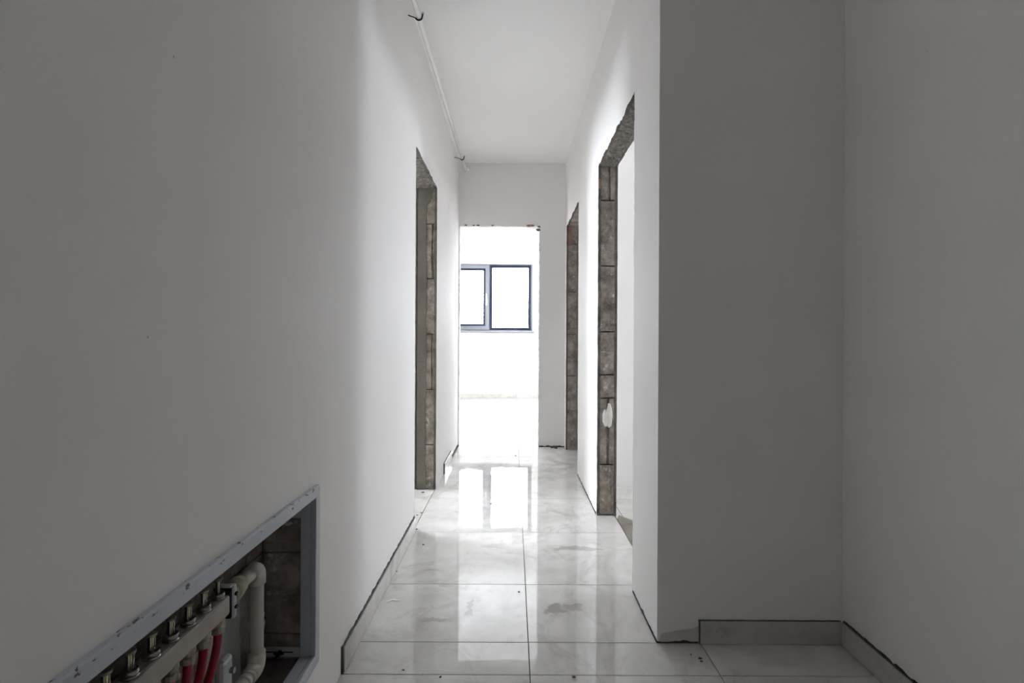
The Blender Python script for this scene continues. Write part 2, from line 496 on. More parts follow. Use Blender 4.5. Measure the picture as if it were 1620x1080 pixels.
# ------------------------------------------------------------------ floor: mortar bed with tiles
floor = struct(obj('floor', bx(-3.35, 3.75, -3.35, 9.4, -0.12, -0.007), BED))
tile_cache = {}
GX0, GY0, P, G = 0.0587, 1.635, 0.6, 0.0028
def tile(x0, x1, y0, y1):
    wx, wy = x1-x0-G, y1-y0-G
    if wx < 0.02 or wy < 0.02: return
    key = (round(wx, 3), round(wy, 3))
    if key not in tile_cache:
        bm = bx(-wx/2, wx/2, -wy/2, wy/2, -0.009, 0)
        top = [e for e in bm.edges if all(v.co.z > -0.001 for v in e.verts)]
        bmesh.ops.bevel(bm, geom=top, offset=0.0007, segments=1, affect='EDGES')
        o = obj('floor_tile', bm, TILE, floor); tile_cache[key] = o
    else:
        o = tile_cache[key].copy(); C.objects.link(o)
    o.location = ((x0+x1)/2, (y0+y1)/2, random.uniform(-0.0004, 0.0003))
    o.rotation_euler = (random.uniform(-0.0006, 0.0006), random.uniform(-0.0006, 0.0006), 0)
def lay(x0, x1, y0, y1):
    i0, i1 = math.floor((x0-GX0)/P), math.ceil((x1-GX0)/P)
    j0, j1 = math.floor((y0-GY0)/P), math.ceil((y1-GY0)/P)
    for i in range(i0, i1):
        for j in range(j0, j1):
            tile(max(x0, GX0+i*P), min(x1, GX0+(i+1)*P), max(y0, GY0+j*P), min(y1, GY0+(j+1)*P))
lay(XL-0.006, XH, YB, GY0)                       # hall
lay(XL-0.006, XH, GY0, YA)                       # hall, up to the alcove wall
lay(XL-0.006, XRB-0.009, YA, YE+0.165)           # corridor with its thresholds
lay(-3.2, XL-0.006, 2.235, YE)                   # room on the left
lay(XRB-0.008, 3.6, 1.93, 3.72)                  # side room
lay(XRB-0.008, 3.6, 3.84, YE)                    # bathroom
lay(-2.4, 1.8, YE+0.165, YF)                     # far room

# ------------------------------------------------------------------ ceiling
ceiling = struct(obj('ceiling', bx(-3.35, 3.75, -3.35, 9.4, ZC, ZC+0.15), CEIL))

# ------------------------------------------------------------------ left wall
bm = bmesh.new()
holed(bm, [YB, YE], [0, ZC], [(DL[0]-0.03, DL[1]+0.03, -1, DL[2]+0.03), NI], yz, XL-SK, XN)
holed(bm, [YB, YE], [0, ZC], [(DL[0]-0.03, DL[1]+0.03, -1, DL[2]+0.03)], yz, XN, XLB+SK)
wall_left = struct(obj('wall_left', bm, CORE))
def skin_with_door(bm, to3, u0, u1, t0, t1, doors, seed, amp=0.005, z0=0.0, step=0.02, side=1):
    # plaster face with crumbled edges round its door openings
    pts = [(u0, z0)]
    for k, (a, b, h) in enumerate(sorted(doors)):
        pts += rag((a, z0), (a, h), step, amp, 0.003, seed+k)
        pts += rag((a, h), (b, h), step, amp*1.3, 0.004, seed+k+0.3, ends=True)
        pts += rag((b, h), (b, z0), step, amp, 0.003, seed+k+0.6, ends=True)
        pts += [(b, z0)]
    pts += [(u1, z0), (u1, ZC), (u0, ZC)]
    prism(bm, pts, to3, t0, t1, side)
bm = bmesh.new()
def rect(bm, u0, u1, v0, v1, to3, t0, t1):
    prism(bm, [(u0, v0), (u1, v0), (u1, v1), (u0, v1)], to3, t0, t1)
rect(bm, YB, NI[0], 0, ZC, yz, XL, XL-SK)
rect(bm, NI[0], NI[1], 0, NI[2], yz, XL, XL-SK)
rect(bm, NI[0], NI[1], NI[3], ZC, yz, XL, XL-SK)
skin_with_door(bm, yz, NI[1], YE, XL, XL-SK, [DL], 1.0, 0.006, step=0.018)
skin_with_door(bm, yz, YB, YE, XLB+SK, XLB, [DL], 2.0)
obj('plaster', bm, PAINT, wall_left).data.materials.append(CORE)

# masonry showing in the left opening: far jamb (faces the camera), near jamb, underside
zj = lambda py, Y: H_CAM - (py-535)*Y/822.0
J = [0.0] + [zj(y, 3.634) for y in (704, 616.5, 529, 441, 355)] + [DL[2]]
for k, (a, b) in enumerate(zip(J, J[1:])):
    f = lambda u, v, t: (u, DL[1]+t, v)
    gr = (XL-0.030, 0.010) if k in (2, 4) else None
    obj('block', rough_panel(XL-SK-0.100, XL-SK, a+0.0042, b-0.0042, f, 0.032, 0.003, gr, seed=k+1.0), BLOCK, wall_left)
    f = lambda u, v, t: (u, DL[0]-t, v)
    obj('block', rough_panel(XLB+SK, XL-SK, a+0.0042, b-0.0042, f, 0.032, 0.003, None, seed=k+11.0), BLOCK, wall_left)
pts = [(-0.668, 0.0)] + rag((-0.606, 0.0), (-0.604, DL[2]-0.10), 0.018, 0.007, 0, 5.0) + rag((-0.58, DL[2]-0.09), (-0.556, DL[2]), 0.02, 0.006, 0, 6.0) + [(-0.556, DL[2]), (-0.668, DL[2])]
obj('cement_coat', prism(bmesh.new(), pts, lambda u, v, t: (u, DL[1]+t, v), -0.010, 0.012), COAT, wall_left)
obj('lintel', rough_panel(XLB+SK, XL-SK, DL[0]-0.02, DL[1]+0.02, lambda u, v, t: (u, v, DL[2]+t), 0.032, 0.011, seed=21.0, res=0.011, freq=38), CONC, wall_left)

# masonry inside the manifold niche
for r_, (z0, z1) in enumerate(((NI[2], 0.262), (0.262, 0.480), (0.480, NI[3]))):
    for (y0, y1) in (((0.60, 0.86), (0.86, 1.24), (1.24, 1.40)) if r_ % 2 else ((0.60, 1.05), (1.05, 1.31), (1.31, 1.40))):
        obj('block', rough_panel(y0+0.002, y1-0.002, z0+0.0025, z1-0.0025, lambda u, v, t: (XN+0.006-t, u, v), 0.012, 0.0015, seed=30+r_+y0, res=0.05), BLOCK, wall_left)
    obj('block', rough_panel(XN+0.008, XL-0.030, z0+0.0025, z1-0.0025, lambda u, v, t: (u, NI[1]-0.006+t, v), 0.012, 0.0015, seed=40+r_, res=0.03), BLOCK, wall_left)
pts = rag((1.125, 0.20), (1.272, 0.20), 0.03, 0.004, 0, 3.0) + rag((1.272, 0.20), (1.268, 0.47), 0.02, 0.004, 0, 4.0) + rag((1.268, 0.47), (1.13, 0.455), 0.03, 0.004, 0, 7.0) + rag((1.13, 0.455), (1.125, 0.20), 0.03, 0.004, 0, 8.0)
obj('plaster_patch', prism(bmesh.new(), pts, lambda u, v, t: (t, u, v), XN+0.004, XN+0.012), GREY_PLASTER, wall_left)
for (px, py, s) in ((423, 988, 0.010), (446, 974, 0.006), (422, 1062, 0.007)):
    Y = min(1.388, 0.655*822/(812-px)); z = H_CAM-(py-535)*Y/822
    bm = bmesh.new(); bmesh.ops.create_icosphere(bm, subdivisions=2, radius=s)
    for v in bm.verts:
        v.co = Vector((v.co.x*0.7, v.co.y, v.co.z*1.7)) * (1+0.5*noise.noise(v.co*120+Vector((px, 0, 0))))
        v.co += Vector((XN+0.010, Y, z))
    obj('mortar_dab', bm, FOAM, wall_left)

# ------------------------------------------------------------------ right wall with its two openings
bm = bmesh.new()
holed(bm, [YA+SK, YE], [0, ZC], [(DA[0]-0.03, DA[1]+0.03, -1, DA[2]+0.03), (DB[0]-0.03, DB[1]+0.03, -1, DB[2]+0.03)], yz, XR+SK, XRB-SK)
wall_right = struct(obj('wall_right', bm, CORE))
bm = bmesh.new()
rect(bm, XR, XRB, 0, ZC, xz, YA, YA+SK)
skin_with_door(bm, yz, YA+SK, YE, XR, XR+SK, [DA, DB], 3.0, 0.0085, step=0.016)
skin_with_door(bm, yz, YA+SK, YE, XRB-SK, XRB, [DA, DB], 4.0, 0.003)
obj('plaster', bm, PAINT, wall_right).data.materials.append(CORE)
JA = [0.004] + [zj(y, 3.11) for y in (734, 629, 592, 524, 420, 316)] + [DA[2]+0.01]
for k, (a, b) in enumerate(zip(JA, JA[1:])):
    f = lambda u, v, t: (u, DA[1]+t, v)
    gr = (0.572, 0.014) if k in (1, 6) else None
    rb = (0.570, 0.022) if k == 0 else None
    obj('block', rough_panel(XR+SK+0.001, XRB-SK-0.001, a+0.0042, b-0.0042, f, 0.032, 0.003, gr, seed=k+50.0, rib=rb, res=0.014 if rb else 0.022), BLOCK, wall_right)
    f = lambda u, v, t: (u, DA[0]-t, v)
    obj('block', rough_panel(XR+SK+0.001, XRB-SK-0.001, a+0.0042, b-0.0042, f, 0.032, 0.003, None, seed=k+60.0), BLOCK, wall_right)
obj('lintel', rough_panel(XR+SK, XRB-SK, DA[0]-0.02, DA[1]+0.02, lambda u, v, t: (u, v, DA[2]+t), 0.032, 0.012, seed=71.0, res=0.010, freq=42), CONC, wall_right)
# two dabs of white plaster on the fifth block
for (u, z, sx, sz) in ((0.556, 0.585, 0.018, 0.055), (0.578, 0.60, 0.018, 0.075)):
    bm = bmesh.new(); bmesh.ops.create_icosphere(bm, subdivisions=3, radius=1.0)
    for v in bm.verts:
        v.co *= 1 + 0.22*noise.noise(v.co*2.3 + Vector((u*50, 0, 0)))
        v.co = Vector((v.co.x*sx + u, v.co.y*0.008 + DA[1]-0.002, v.co.z*sz + z))
    obj('plaster_dab', bm, PALE, wall_right, smooth=True)
# rust-red chip in the corner of the near opening
obj('brick', rough_panel(XR+0.001, XR+0.013, 1.955, 2.015, lambda u, v, t: (u, DA[1]-0.002+t, v), 0.02, 0.003, seed=77.0), BRICK, wall_right)
JB = [0.004] + [zj(y, 4.95) for y in (649, 594, 528, 461, 386)] + [DB[2]+0.01]
for k, (a, b) in enumerate(zip(JB, JB[1:])):
    f = lambda u, v, t: (u, DB[1]+t, v)
    last = k == len(JB)-2
    obj('block', rough_panel(XR+SK+(0.03 if last else 0.001), XRB-SK-0.001, a+0.0042, b-0.0042, f, 0.032, 0.003, seed=k+80.0), BLOCK, wall_right)
    f = lambda u, v, t: (u, DB[0]-t, v)
    obj('block', rough_panel(XR+SK+0.001, XRB-SK-0.001, a+0.0042, b-0.0042, f, 0.032, 0.003, None, seed=k+90.0), BLOCK, wall_right)
obj('brick', rough_panel(XR+SK, XR+SK+0.028, zj(386, 4.95), DB[2], lambda u, v, t: (u, DB[1]+t, v), 0.032, 0.003, seed=97.0), BRICK, wall_right)
obj('lintel', rough_panel(XR+SK, XRB-SK, DB[0]-0.02, DB[1]+0.02, lambda u, v, t: (u, v, DB[2]+t), 0.032, 0.006, seed=99.0), BLOCK, wall_right)

# ------------------------------------------------------------------ end wall
bm = bmesh.new()
holed(bm, [-3.2, 3.6], [0, ZC], [(DE[0]-0.004, DE[1]+0.02, -1, DE[2]+0.03)], xz, YE+SK, YEB-SK)
wall_end = struct(obj('wall_end', bm, CORE))
bm = bmesh.new()
skin_with_door(bm, xz, -3.2, 3.6, YE, YE+SK, [DE], 6.0, 0.005, step=0.016, side=0)
skin_with_door(bm, xz, -3.2, 3.6, YEB-SK, YEB, [DE], 7.0, 0.003, side=0)
box(bm, DE[0]-0.006, DE[0]-0.001, YE+SK, YEB-SK, 0.0, DE[2])
obj('plaster', bm, PAINT, wall_end).data.materials.append(CORE)
obj('lintel', rough_panel(DE[0], DE[1], YE+SK, YEB-SK, lambda u, v, t: (u, v, DE[2]+t), 0.032, 0.005, seed=101.0), PALE, wall_end)
for k, (a, b) in enumerate(((0.004, 0.4), (0.4, 0.8), (0.8, 1.2), (1.2, 1.6), (1.6, 2.0), (2.0, DE[2]))):
    obj('block', rough_panel(YE+SK, YEB-SK, a+0.003, b-0.003, lambda u, v, t: (DE[1]+t, u, v), 0.022, 0.003, seed=k+110.0), BLOCK, wall_end)
# broken crumbs of brick along the top edge of the opening
for (px, s) in ((737, 0.011), (749, 0.009), (756, 0.012), (779, 0.010), (836, 0.016), (842, 0.014), (851, 0.016), (852, 0.012)):
    x = (px-812)*YE/822
    z = DE[2]+0.012 if px < 850 else DE[2]-0.03*(1 if px == 851 else -0.1)
    bm = bmesh.new(); bmesh.ops.create_icosphere(bm, subdivisions=2, radius=s)
    for v in bm.verts:
        v.co *= 1 + 0.6*noise.noise(v.co*90 + Vector((px, 0, 0)))
        v.co = Vector((v.co.x*1.3 + x, v.co.y*0.35 + YE, v.co.z*0.7 + z))
    obj('broken_edge', bm, BRICK if 830 < px < 845 else CORE, wall_end)

# ------------------------------------------------------------------ plain walls
def plain(name, *a):
    return struct(obj(name, bx(*a), PAINT))
wall_alcove = plain('wall_alcove', XRB, 3.6, YA, 1.93, 0, ZC)
wall_hall_right = plain('wall_hall_right', XH, XH+0.12, YB, YA, 0, ZC)
plain('wall_side_room', XRB, 3.6, 3.72, 3.84, 0, ZC)
plain('wall_far_right', 1.8, 1.92, YEB, YF, 0, ZC)
W1 = (-1.25, 0.345, 1.168, 2.372)
W2 = (6.8, 7.8, 1.0, 1.95)
W3 = (2.92, 3.62, 1.20, 1.90)
W4 = (4.25, 4.65, 1.4, 1.9)
W6 = (3.5, 4.5, 1.0, 2.1)
struct(obj('wall_far', holed(bmesh.new(), [-2.65, 1.92], [0, ZC], [W1], xz, YF, YF+0.25), PAINT))
struct(obj('wall_far_left', holed(bmesh.new(), [YEB, YF], [0, ZC], [W2], yz, -2.65, -2.4), PAINT))
struct(obj('wall_outer_right', holed(bmesh.new(), [YA, YEB], [0, ZC], [W3, W4], yz, 3.6, 3.75), PAINT))
struct(obj('wall_left_room_outer', holed(bmesh.new(), [1.9, YEB], [0, ZC], [W6], yz, -3.35, -3.2), PAINT))
plain('wall_left_room_near', -3.2, XLB, 1.9, 2.02, 0, ZC)
plain('wall_hall_back', XLB, XH+0.12, YB-0.15, YB, 0, ZC)

# ------------------------------------------------------------------ windows
def ring(bm, u0, u1, v0, v1, wd, to3, t0, t1):
    for a in ((u0, u1, v0, v0+wd), (u0, u1, v1-wd, v1), (u0, u0+wd, v0+wd, v1-wd), (u1-wd, u1, v0+wd, v1-wd)):
        rect(bm, *a, to3, t0, t1)
    return bm
def plain_window(name, hole, to3, t, s):
    # two-leaf window: outer frame, mullion, gaskets, panes
    u0, u1, v0, v1 = hole
    bm = ring(bmesh.new(), u0, u1, v0, v1, 0.055, to3, t, t+0.07*s)
    um = (u0+u1)/2
    rect(bm, um-0.045, um+0.045, v0+0.055, v1-0.055, to3, t, t+0.07*s)
    o = struct(obj(name, bm, ALU))
    for a, b in ((u0+0.055, um-0.045), (um+0.045, u1-0.055)):
        obj('gasket', ring(bmesh.new(), a, b, v0+0.055, v1-0.055, 0.008, to3, t-0.002*s, t+0.06*s), BLACK, o)
        bm = bmesh.new(); rect(bm, a+0.008, b-0.008, v0+0.063, v1-0.063, to3, t+0.03*s, t+0.034*s)
        obj('pane', bm, GLASS, o)
    return o
plain_window('window_2', W2, yz, -2.45, -1)
plain_window('window_3', W3, yz, 3.64, 1)
plain_window('window_4', W4, yz, 3.64, 1)
plain_window('window_5', W6, yz, -3.24, -1)

# the window seen through the end opening
YW = YF+0.10
k_ = YW/822
wx = lambda px: (px-812)*k_
wz = lambda py: H_CAM-(py-535)*k_
bm = ring(bmesh.new(), W1[0], W1[1], W1[2], W1[3], 0.042, xz, YW, YW+0.07)
rect(bm, wx(771), wx(776), W1[2]+0.042, W1[3]-0.042, xz, YW, YW+0.07)
win = struct(obj('window_1', bm, ALU))
# left leaf opens: its own sash in front of the frame
sx0, sx1 = W1[0]+0.02, wx(774)
sash = obj('sash', ring(bmesh.new(), sx0, sx1, wz(521.5), wz(419), 0.068, xz, YW-0.018, YW+0.05), ALU, win)
obj('gasket', ring(bmesh.new(), sx0+0.066, sx1-0.066, wz(521.5)+0.066, wz(419)-0.066, 0.036, xz, YW-0.022, YW+0.05), GASKET, sash)
bm = bmesh.new(); rect(bm, sx0+0.08, sx1-0.08, wz(521.5)+0.08, wz(419)-0.08, xz, YW+0.018, YW+0.022)
obj('pane', bm, GLASS, sash)
hb = bmesh.new(); box(hb, wx(768.5), wx(771.5), YW-0.03, YW-0.018, wz(483), wz(475), 0.003)
box(hb, wx(769.2), wx(770.8), YW-0.055, YW-0.03, wz(480), wz(476.5), 0.003)
box(hb, wx(769), wx(771), YW-0.065, YW-0.052, wz(479), wz(465), 0.003)
obj('handle', hb, PIPE_W, sash)
obj('gasket', ring(bmesh.new(), wx(775), wx(840), wz(522), wz(419.5), 0.046, xz, YW-0.010, YW+0.05), GASKET, win)
bm = bmesh.new(); rect(bm, wx(777), wx(837), wz(519), wz(422), xz, YW+0.02, YW+0.024)
obj('pane', bm, GLASS, win)
obj('window_sill', bx(W1[0]-0.02, wx(845), YF-0.02, YW+0.02, W1[2]-0.005, W1[2]+0.02, bevel=0.004), ALU, win)
obj('sill_drip', bx(W1[0]-0.02, wx(845), YF-0.024, YF-0.002, W1[2]-0.018, W1[2]-0.005), ALU, win)

# ------------------------------------------------------------------ skirting tiles
SKH = 0.080
def grout_gap_line(parent, to3, u0, u1, v, t0, t1, seed, amp=0.003, wd=0.006):  # ragged dark strip: part grout, part painted shade of the open gap
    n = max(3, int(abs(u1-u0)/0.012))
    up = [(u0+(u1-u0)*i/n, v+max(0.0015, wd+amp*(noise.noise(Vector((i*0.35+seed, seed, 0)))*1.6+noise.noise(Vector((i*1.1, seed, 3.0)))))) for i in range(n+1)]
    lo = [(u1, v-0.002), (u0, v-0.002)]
    obj('grout_gap_shade', prism(bmesh.new(), up+lo, to3, t0, t1), GROUT_GAP_SHADE, parent)

bb = struct(obj('baseboard_left', bx(XL-0.001, XL+0.002, 1.642, 2.842, 0.001, SKH-0.002), GROUT_GAP_SHADE))
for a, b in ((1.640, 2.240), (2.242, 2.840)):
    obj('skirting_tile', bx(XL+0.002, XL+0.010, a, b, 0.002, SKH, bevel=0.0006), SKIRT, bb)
grout_gap_line(bb, yz, 1.64, 2.83, SKH, XL-0.004, XL+0.006, 2.0, 0.005, 0.006)
obj('grout_gap_shade', bx(XL-0.001, XL+0.006, 1.632, 1.640, 0.0, SKH+0.006), GROUT_GAP_SHADE, bb)
bb2 = struct(obj('baseboard_left_end', bx(XL-0.001, XL+0.002, 4.05, 4.5, 0.001, SKH-0.002), GROUT_GAP_SHADE))
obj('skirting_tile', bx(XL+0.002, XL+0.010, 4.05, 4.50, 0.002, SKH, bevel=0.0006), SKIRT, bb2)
obj('grout_gap_shade', bx(XL-0.001, XL+0.011, 4.035, 4.05, 0.0, SKH), GROUT_GAP_SHADE, bb2)
grout_gap_line(bb2, yz, 4.05, 4.5, SKH, XL-0.004, XL+0.006, 4.0, 0.002, 0.004)
grout_gap_line(bb2, yz, 4.62, 5.06, 0.004, XL-0.004, XL+0.004, 6.0, 0.003, 0.018)
ba = struct(obj('baseboard_alcove', bx(0.655, XH-0.012, YA-0.002, YA+0.001, 0.001, SKH-0.002), GROUT_GAP_SHADE))
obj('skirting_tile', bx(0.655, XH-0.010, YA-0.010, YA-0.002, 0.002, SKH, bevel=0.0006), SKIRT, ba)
grout_gap_line(ba, xz, 0.650, XH-0.008, SKH, YA+0.002, YA-0.006, 8.0, 0.001, 0.0015)
obj('grout_gap_shade', bx(0.652, 0.655, YA-0.008, YA+0.001, 0.0, SKH+0.003), GROUT_GAP_SHADE, ba)
bh = struct(obj('baseboard_hall', bx(XH-0.002, XH+0.001, YB, YA-0.010, 0.001, SKH-0.002), GROUT_GAP_SHADE))
y1 = YA-0.010
for L_ in (0.165, 0.6, 0.6, 0.6, 0.6, 0.6, 0.6, 0.6):
    y0 = max(y1-L_, YB)
    obj('skirting_tile', bx(XH-0.010, XH-0.002, y0+0.001, y1-0.001, 0.002, SKH, bevel=0.0006), SKIRT, bh)
    y1 = y0
    if y1 <= YB: break
grout_gap_line(bh, yz, 0.9, YA-0.012, SKH, XH+0.003, XH-0.005, 9.0, 0.005, 0.007)
# dark patch standing in for the shaded gap in broken plaster above the hall's skirting
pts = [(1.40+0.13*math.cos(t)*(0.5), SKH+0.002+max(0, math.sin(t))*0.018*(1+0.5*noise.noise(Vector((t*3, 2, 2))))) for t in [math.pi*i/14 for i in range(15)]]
obj('grout_gap_shade', prism(bmesh.new(), pts, yz, XH+0.002, XH-0.004), GROUT_GAP_SHADE, bh)
bf = struct(obj('baseboard_far', bx(-2.4, 1.8, YF-0.002, YF+0.001, 0.001, SKH-0.002), GROUT_GAP_SHADE))
x = -2.4
while x < 1.79:
    x1 = min(x+0.6 if x > -2.4 else GX0-4*P+0.0, 1.8)
    if x1 <= x: x1 = x+0.3
    obj('skirting_tile', bx(x+0.001, x1-0.001, YF-0.010, YF-0.002, 0.002, SKH, bevel=0.0006), SKIRT, bf)
    x = x1
# dark strips standing in for the shaded open joints where the bare plaster meets the tiles
tr = struct(obj('gap_trim_1', bx(XR-0.0015, XR+0.003, YA, DA[0]-0.01, 0.0, 0.006), GROUT_GAP_SHADE))
grout_gap_line(tr, yz, YA, DA[0]-0.02, 0.003, XR-0.003, XR+0.003, 11.0, 0.006, 0.005)
grout_gap_line(tr, yz, DA[1]+0.02, DB[0]-0.02, 0.003, XR-0.003, XR+0.003, 12.0, 0.006, 0.005)
grout_gap_line(tr, xz, XR, 0.650, 0.003, YA-0.003, YA+0.003, 13.0, 0.005, 0.004)
grout_gap_line(tr, xz, DE[1]+0.005, XR, 0.003, YE-0.003, YE+0.003, 14.0, 0.006, 0.009)
# bare brown strip where a skirting tile is missing in the alcove
pts = [(XR+0.002, 0.0), (0.652, 0.0)] + rag((0.652, 0.062), (XR+0.002, 0.035), 0.012, 0.006, 0, 15.0)
obj('bare_plaster', prism(bmesh.new(), pts, xz, YA-0.0015, YA+0.002), simple('bare_plaster', (0.66, 0.63, 0.59), 0.9, var=0.12, scale=20), wall_alcove)

# thin irregular brown-grey patch beside the threshold of the side room
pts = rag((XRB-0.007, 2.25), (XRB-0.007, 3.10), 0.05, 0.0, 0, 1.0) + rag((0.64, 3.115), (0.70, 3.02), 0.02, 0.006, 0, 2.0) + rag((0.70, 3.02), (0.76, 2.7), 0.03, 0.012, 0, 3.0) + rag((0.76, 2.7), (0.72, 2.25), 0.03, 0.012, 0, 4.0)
sp = obj('floor_patch', prism(bmesh.new(), pts, lambda u, v, t: (u, v, t), 0.0005, 0.004), PATCH_BROWN, floor)

# ------------------------------------------------------------------ manifold cabinet frame
cab = empty('manifold_cabinet', (XL, 1.0, NI[2]))
tag(cab, 'pale grey painted steel cabinet frame with chipped paint set low in the white wall', 'cabinet')
FW, FT = 0.029, 0.013
oy0, oy1, oz0, oz1 = 0.585, 1.414, 0.178, 0.659
def rail(name, *a, **k):
    o = obj(name, bx(*a, **k), FRAME_GREY); parent_keep(o, cab); return o
rail('frame_rail', XL-0.001, XL+FT, oy0, oy1, oz1-FW, oz1, bevel=0.0025)
rail('frame_rail', XL-0.001, XL+FT, oy0, oy1, oz0, oz0+FW, bevel=0.0025)
rail('frame_rail', XL-0.001, XL+FT, oy0, oy0+FW, oz0+FW, oz1-FW, bevel=0.0025)
rail('frame_rail', XL-0.001, XL+FT, oy1-FW, oy1, oz0+FW, oz1-FW, bevel=0.0025)
iy0, iy1, iz0, iz1 = oy0+FW, oy1-FW, oz0+FW, oz1-FW
for a in ((XL-0.028, XL-0.001, iy0-0.0015, iy1+0.0015, iz1, iz1+0.0015), (XL-0.028, XL-0.001, iy0-0.0015, iy1+0.0015, iz0-0.0015, iz0),
          (XL-0.028, XL-0.001, iy0-0.0015, iy0, iz0, iz1), (XL-0.028, XL-0.001, iy1, iy1+0.0015, iz0, iz1)):
    rail('frame_return', *a)
for (za, zb) in ((zj(1039, 1.385), zj(1024, 1.385)), (zj(820, 1.385), zj(805, 1.385))):
    t = obj('mounting_tab', bx(XN+0.008, XL-0.028, iy1-0.004, iy1-0.0015, za, zb), STEEL); parent_keep(t, cab)
    zm = (za+zb)/2
    s = obj('slot', bx(XN+0.012, XL-0.045, iy1-0.0046, iy1-0.0038, zm-0.0014, zm+0.0014), BLACK, t)
    bm = bmesh.new()
    tube(bm, [(-0.615, iy1-0.004, zm), (-0.615, iy1-0.016, zm)], 0.006, 12)
    box(bm, -0.628, -0.602, iy1-0.014, iy1-0.010, zm-0.002, zm+0.004, 0.001)
    tube(bm, [(-0.617, iy1-0.011, zm), (-0.624, iy1-0.012, zm-0.014)], 0.0035, 8)
    obj('wing_nut', bm, BLACK, t)

# ------------------------------------------------------------------ heating manifolds
MX = -0.618
def manifold(name, z, label, visible_pipes, red=True):
    root = empty(name, (MX, 0.95, z)); tag(root, label, 'manifold')
    def part(n, bm, mat, smooth=False, par=None):
        o = obj(n, bm, mat, smooth=smooth)
        if par is None: parent_keep(o, root)
        else:
            o.parent = par
        return o
    part('bar', bx(MX-0.017, MX+0.017, 0.70, 1.112, z-0.021, z+0.021, bevel=0.006), BARM)
    ys = [1.094-0.0505*i for i in range(8)]
    for i, y in enumerate(ys):
        b = part('flow_meter', lathe(bmesh.new(), (MX, y, z+0.020), [(0.010, 0), (0.0140, 0.0005), (0.0145, 0.002), (0.0140, 0.0035), (0.0118, 0.004), (0.0132, 0.005), (0.0132, 0.012), (0.0115, 0.0135)], 20), CHROME, True)
        part('sight_tube', lathe(bmesh.new(), (MX, y, z+0.032), [(0.0034, 0), (0.0034, 0.026)], 12), BRASS, True, b)
        bm = bmesh.new()
        for s in (-1, 1):
            box(bm, MX-0.0025, MX+0.0025, y+s*0.0058-0.001, y+s*0.0058+0.001, z+0.031, z+0.058)
        part('guard', bm, CHROME, False, b)
        part('cap', lathe(bmesh.new(), (MX, y, z+0.0575), [(0.006, 0), (0.0088, 0.0008), (0.0088, 0.0045), (0.0075, 0.0055)], 16), BRASS_D, True, b)
        if i >= visible_pipes: continue
        f = part('outlet_fitting', lathe(bmesh.new(), (MX, y, z-0.052), [(0.0105, 0), (0.0145, 0.002), (0.0145, 0.014), (0.0115, 0.016), (0.0115, 0.020), (0.0135, 0.021), (0.0135, 0.029), (0.010, 0.032)], 12), BRASS_D)
        ln = (0.036, 0.034, 0.030, 0.032, 0.034, 0.035, 0.036, 0.034)[i]
        dy = (-0.004, -0.006, 0.0, 0.003, 0.0, 0.002, -0.002, 0.0)[i]
        pts = []
        for q in range(11):
            t = q/10; sm = t*t*(3-2*t)
            pts.append((MX-ln*min(1, sm*1.25), y+dy*sm, z-0.050-(z-0.050-0.209)*t))
        part('red_pipe', tube(bmesh.new(), pts, 0.0083, 12), RED, True)
    return root
upper = manifold('heating_manifold', 0.487, 'beige manifold bar with a row of flow meters on top and red pipes below', 8)
# clamp holding the upper bar's end: dark plate with a light face and two holes
cl = empty('manifold_clamp', (MX, 1.14, 0.487)); tag(cl, 'black and silver clamp plate between manifold bar and white pipe', 'clamp')
def cpart(n, bm, mat, par=None, smooth=False):
    o = obj(n, bm, mat, smooth=smooth)
    if par is None: parent_keep(o, cl)
    else: o.parent = par
    return o
cpart('plate', bx(MX-0.022, MX+0.016, 1.113, 1.121, 0.453, 0.521, bevel=0.003), BLACK)
fc = cpart('face', bx(MX+0.004, MX+0.021, 1.119, 1.132, 0.450, 0.524, bevel=0.005), simple('clamp_face', (0.62, 0.62, 0.66), 0.4))
for dz in (-0.012, 0.016):
    cpart('bolt', tube(bmesh.new(), [(MX+0.019, 1.1255, 0.487+dz), (MX+0.024, 1.1255, 0.487+dz)], 0.0045, 10), BLACK, fc)
cpart('top_lip', bx(MX-0.020, MX+0.018, 1.108, 1.122, 0.5215, 0.526, bevel=0.002), STEEL)

# ------------------------------------------------------------------ white plastic supply pipe with two elbows
PY, PZ1, PZ2 = 1.262, 0.497, 0.258
sup = empty('plastic_pipe', (MX, PY, PZ2)); tag(sup, 'white plastic pipe with two elbows standing at the end of the manifold', 'pipe')
def spart(n, bm, mat, smooth=True):
    o = obj(n, bm, mat, smooth=smooth); parent_keep(o, sup); return o
spart('pipe', tube(bmesh.new(), [(MX, PY, PZ2+0.02), (MX, PY, PZ1-0.02)], 0.0150, 20), PPR)
def elbow(z, sgn):
    e = 0.018
    pts = [(MX, PY-0.036, z)] + arc((MX, PY-e, z+sgn*e), (0, 0, -sgn), (0, 1, 0), e, 0, math.pi/2, 8) + [(MX, PY, z+sgn*0.036)]
    return tube(bmesh.new(), pts, 0.0195, 20)
spart('elbow', elbow(PZ1, -1), PPR)
spart('elbow', elbow(PZ2, 1), PPR)
spart('pipe', tube(bmesh.new(), [(MX, 1.180, PZ1), (MX, PY-0.03, PZ1)], 0.0150, 20), PPR)
spart('adapter', tube(bmesh.new(), [(MX, 1.145, PZ1-0.002), (MX, 1.150, PZ1-0.002), (MX, 1.164, PZ1), (MX, 1.184, PZ1), (MX, 1.186, PZ1)], 0.02, 16, radii=[0.0225, 0.0245, 0.0230, 0.0185, 0.0165]), TAPE)
spart('adapter', tube(bmesh.new(), [(MX, 1.133, PZ1-0.004), (MX, 1.147, PZ1-0.002)], 0.0215, 8), BRASS_D, False)
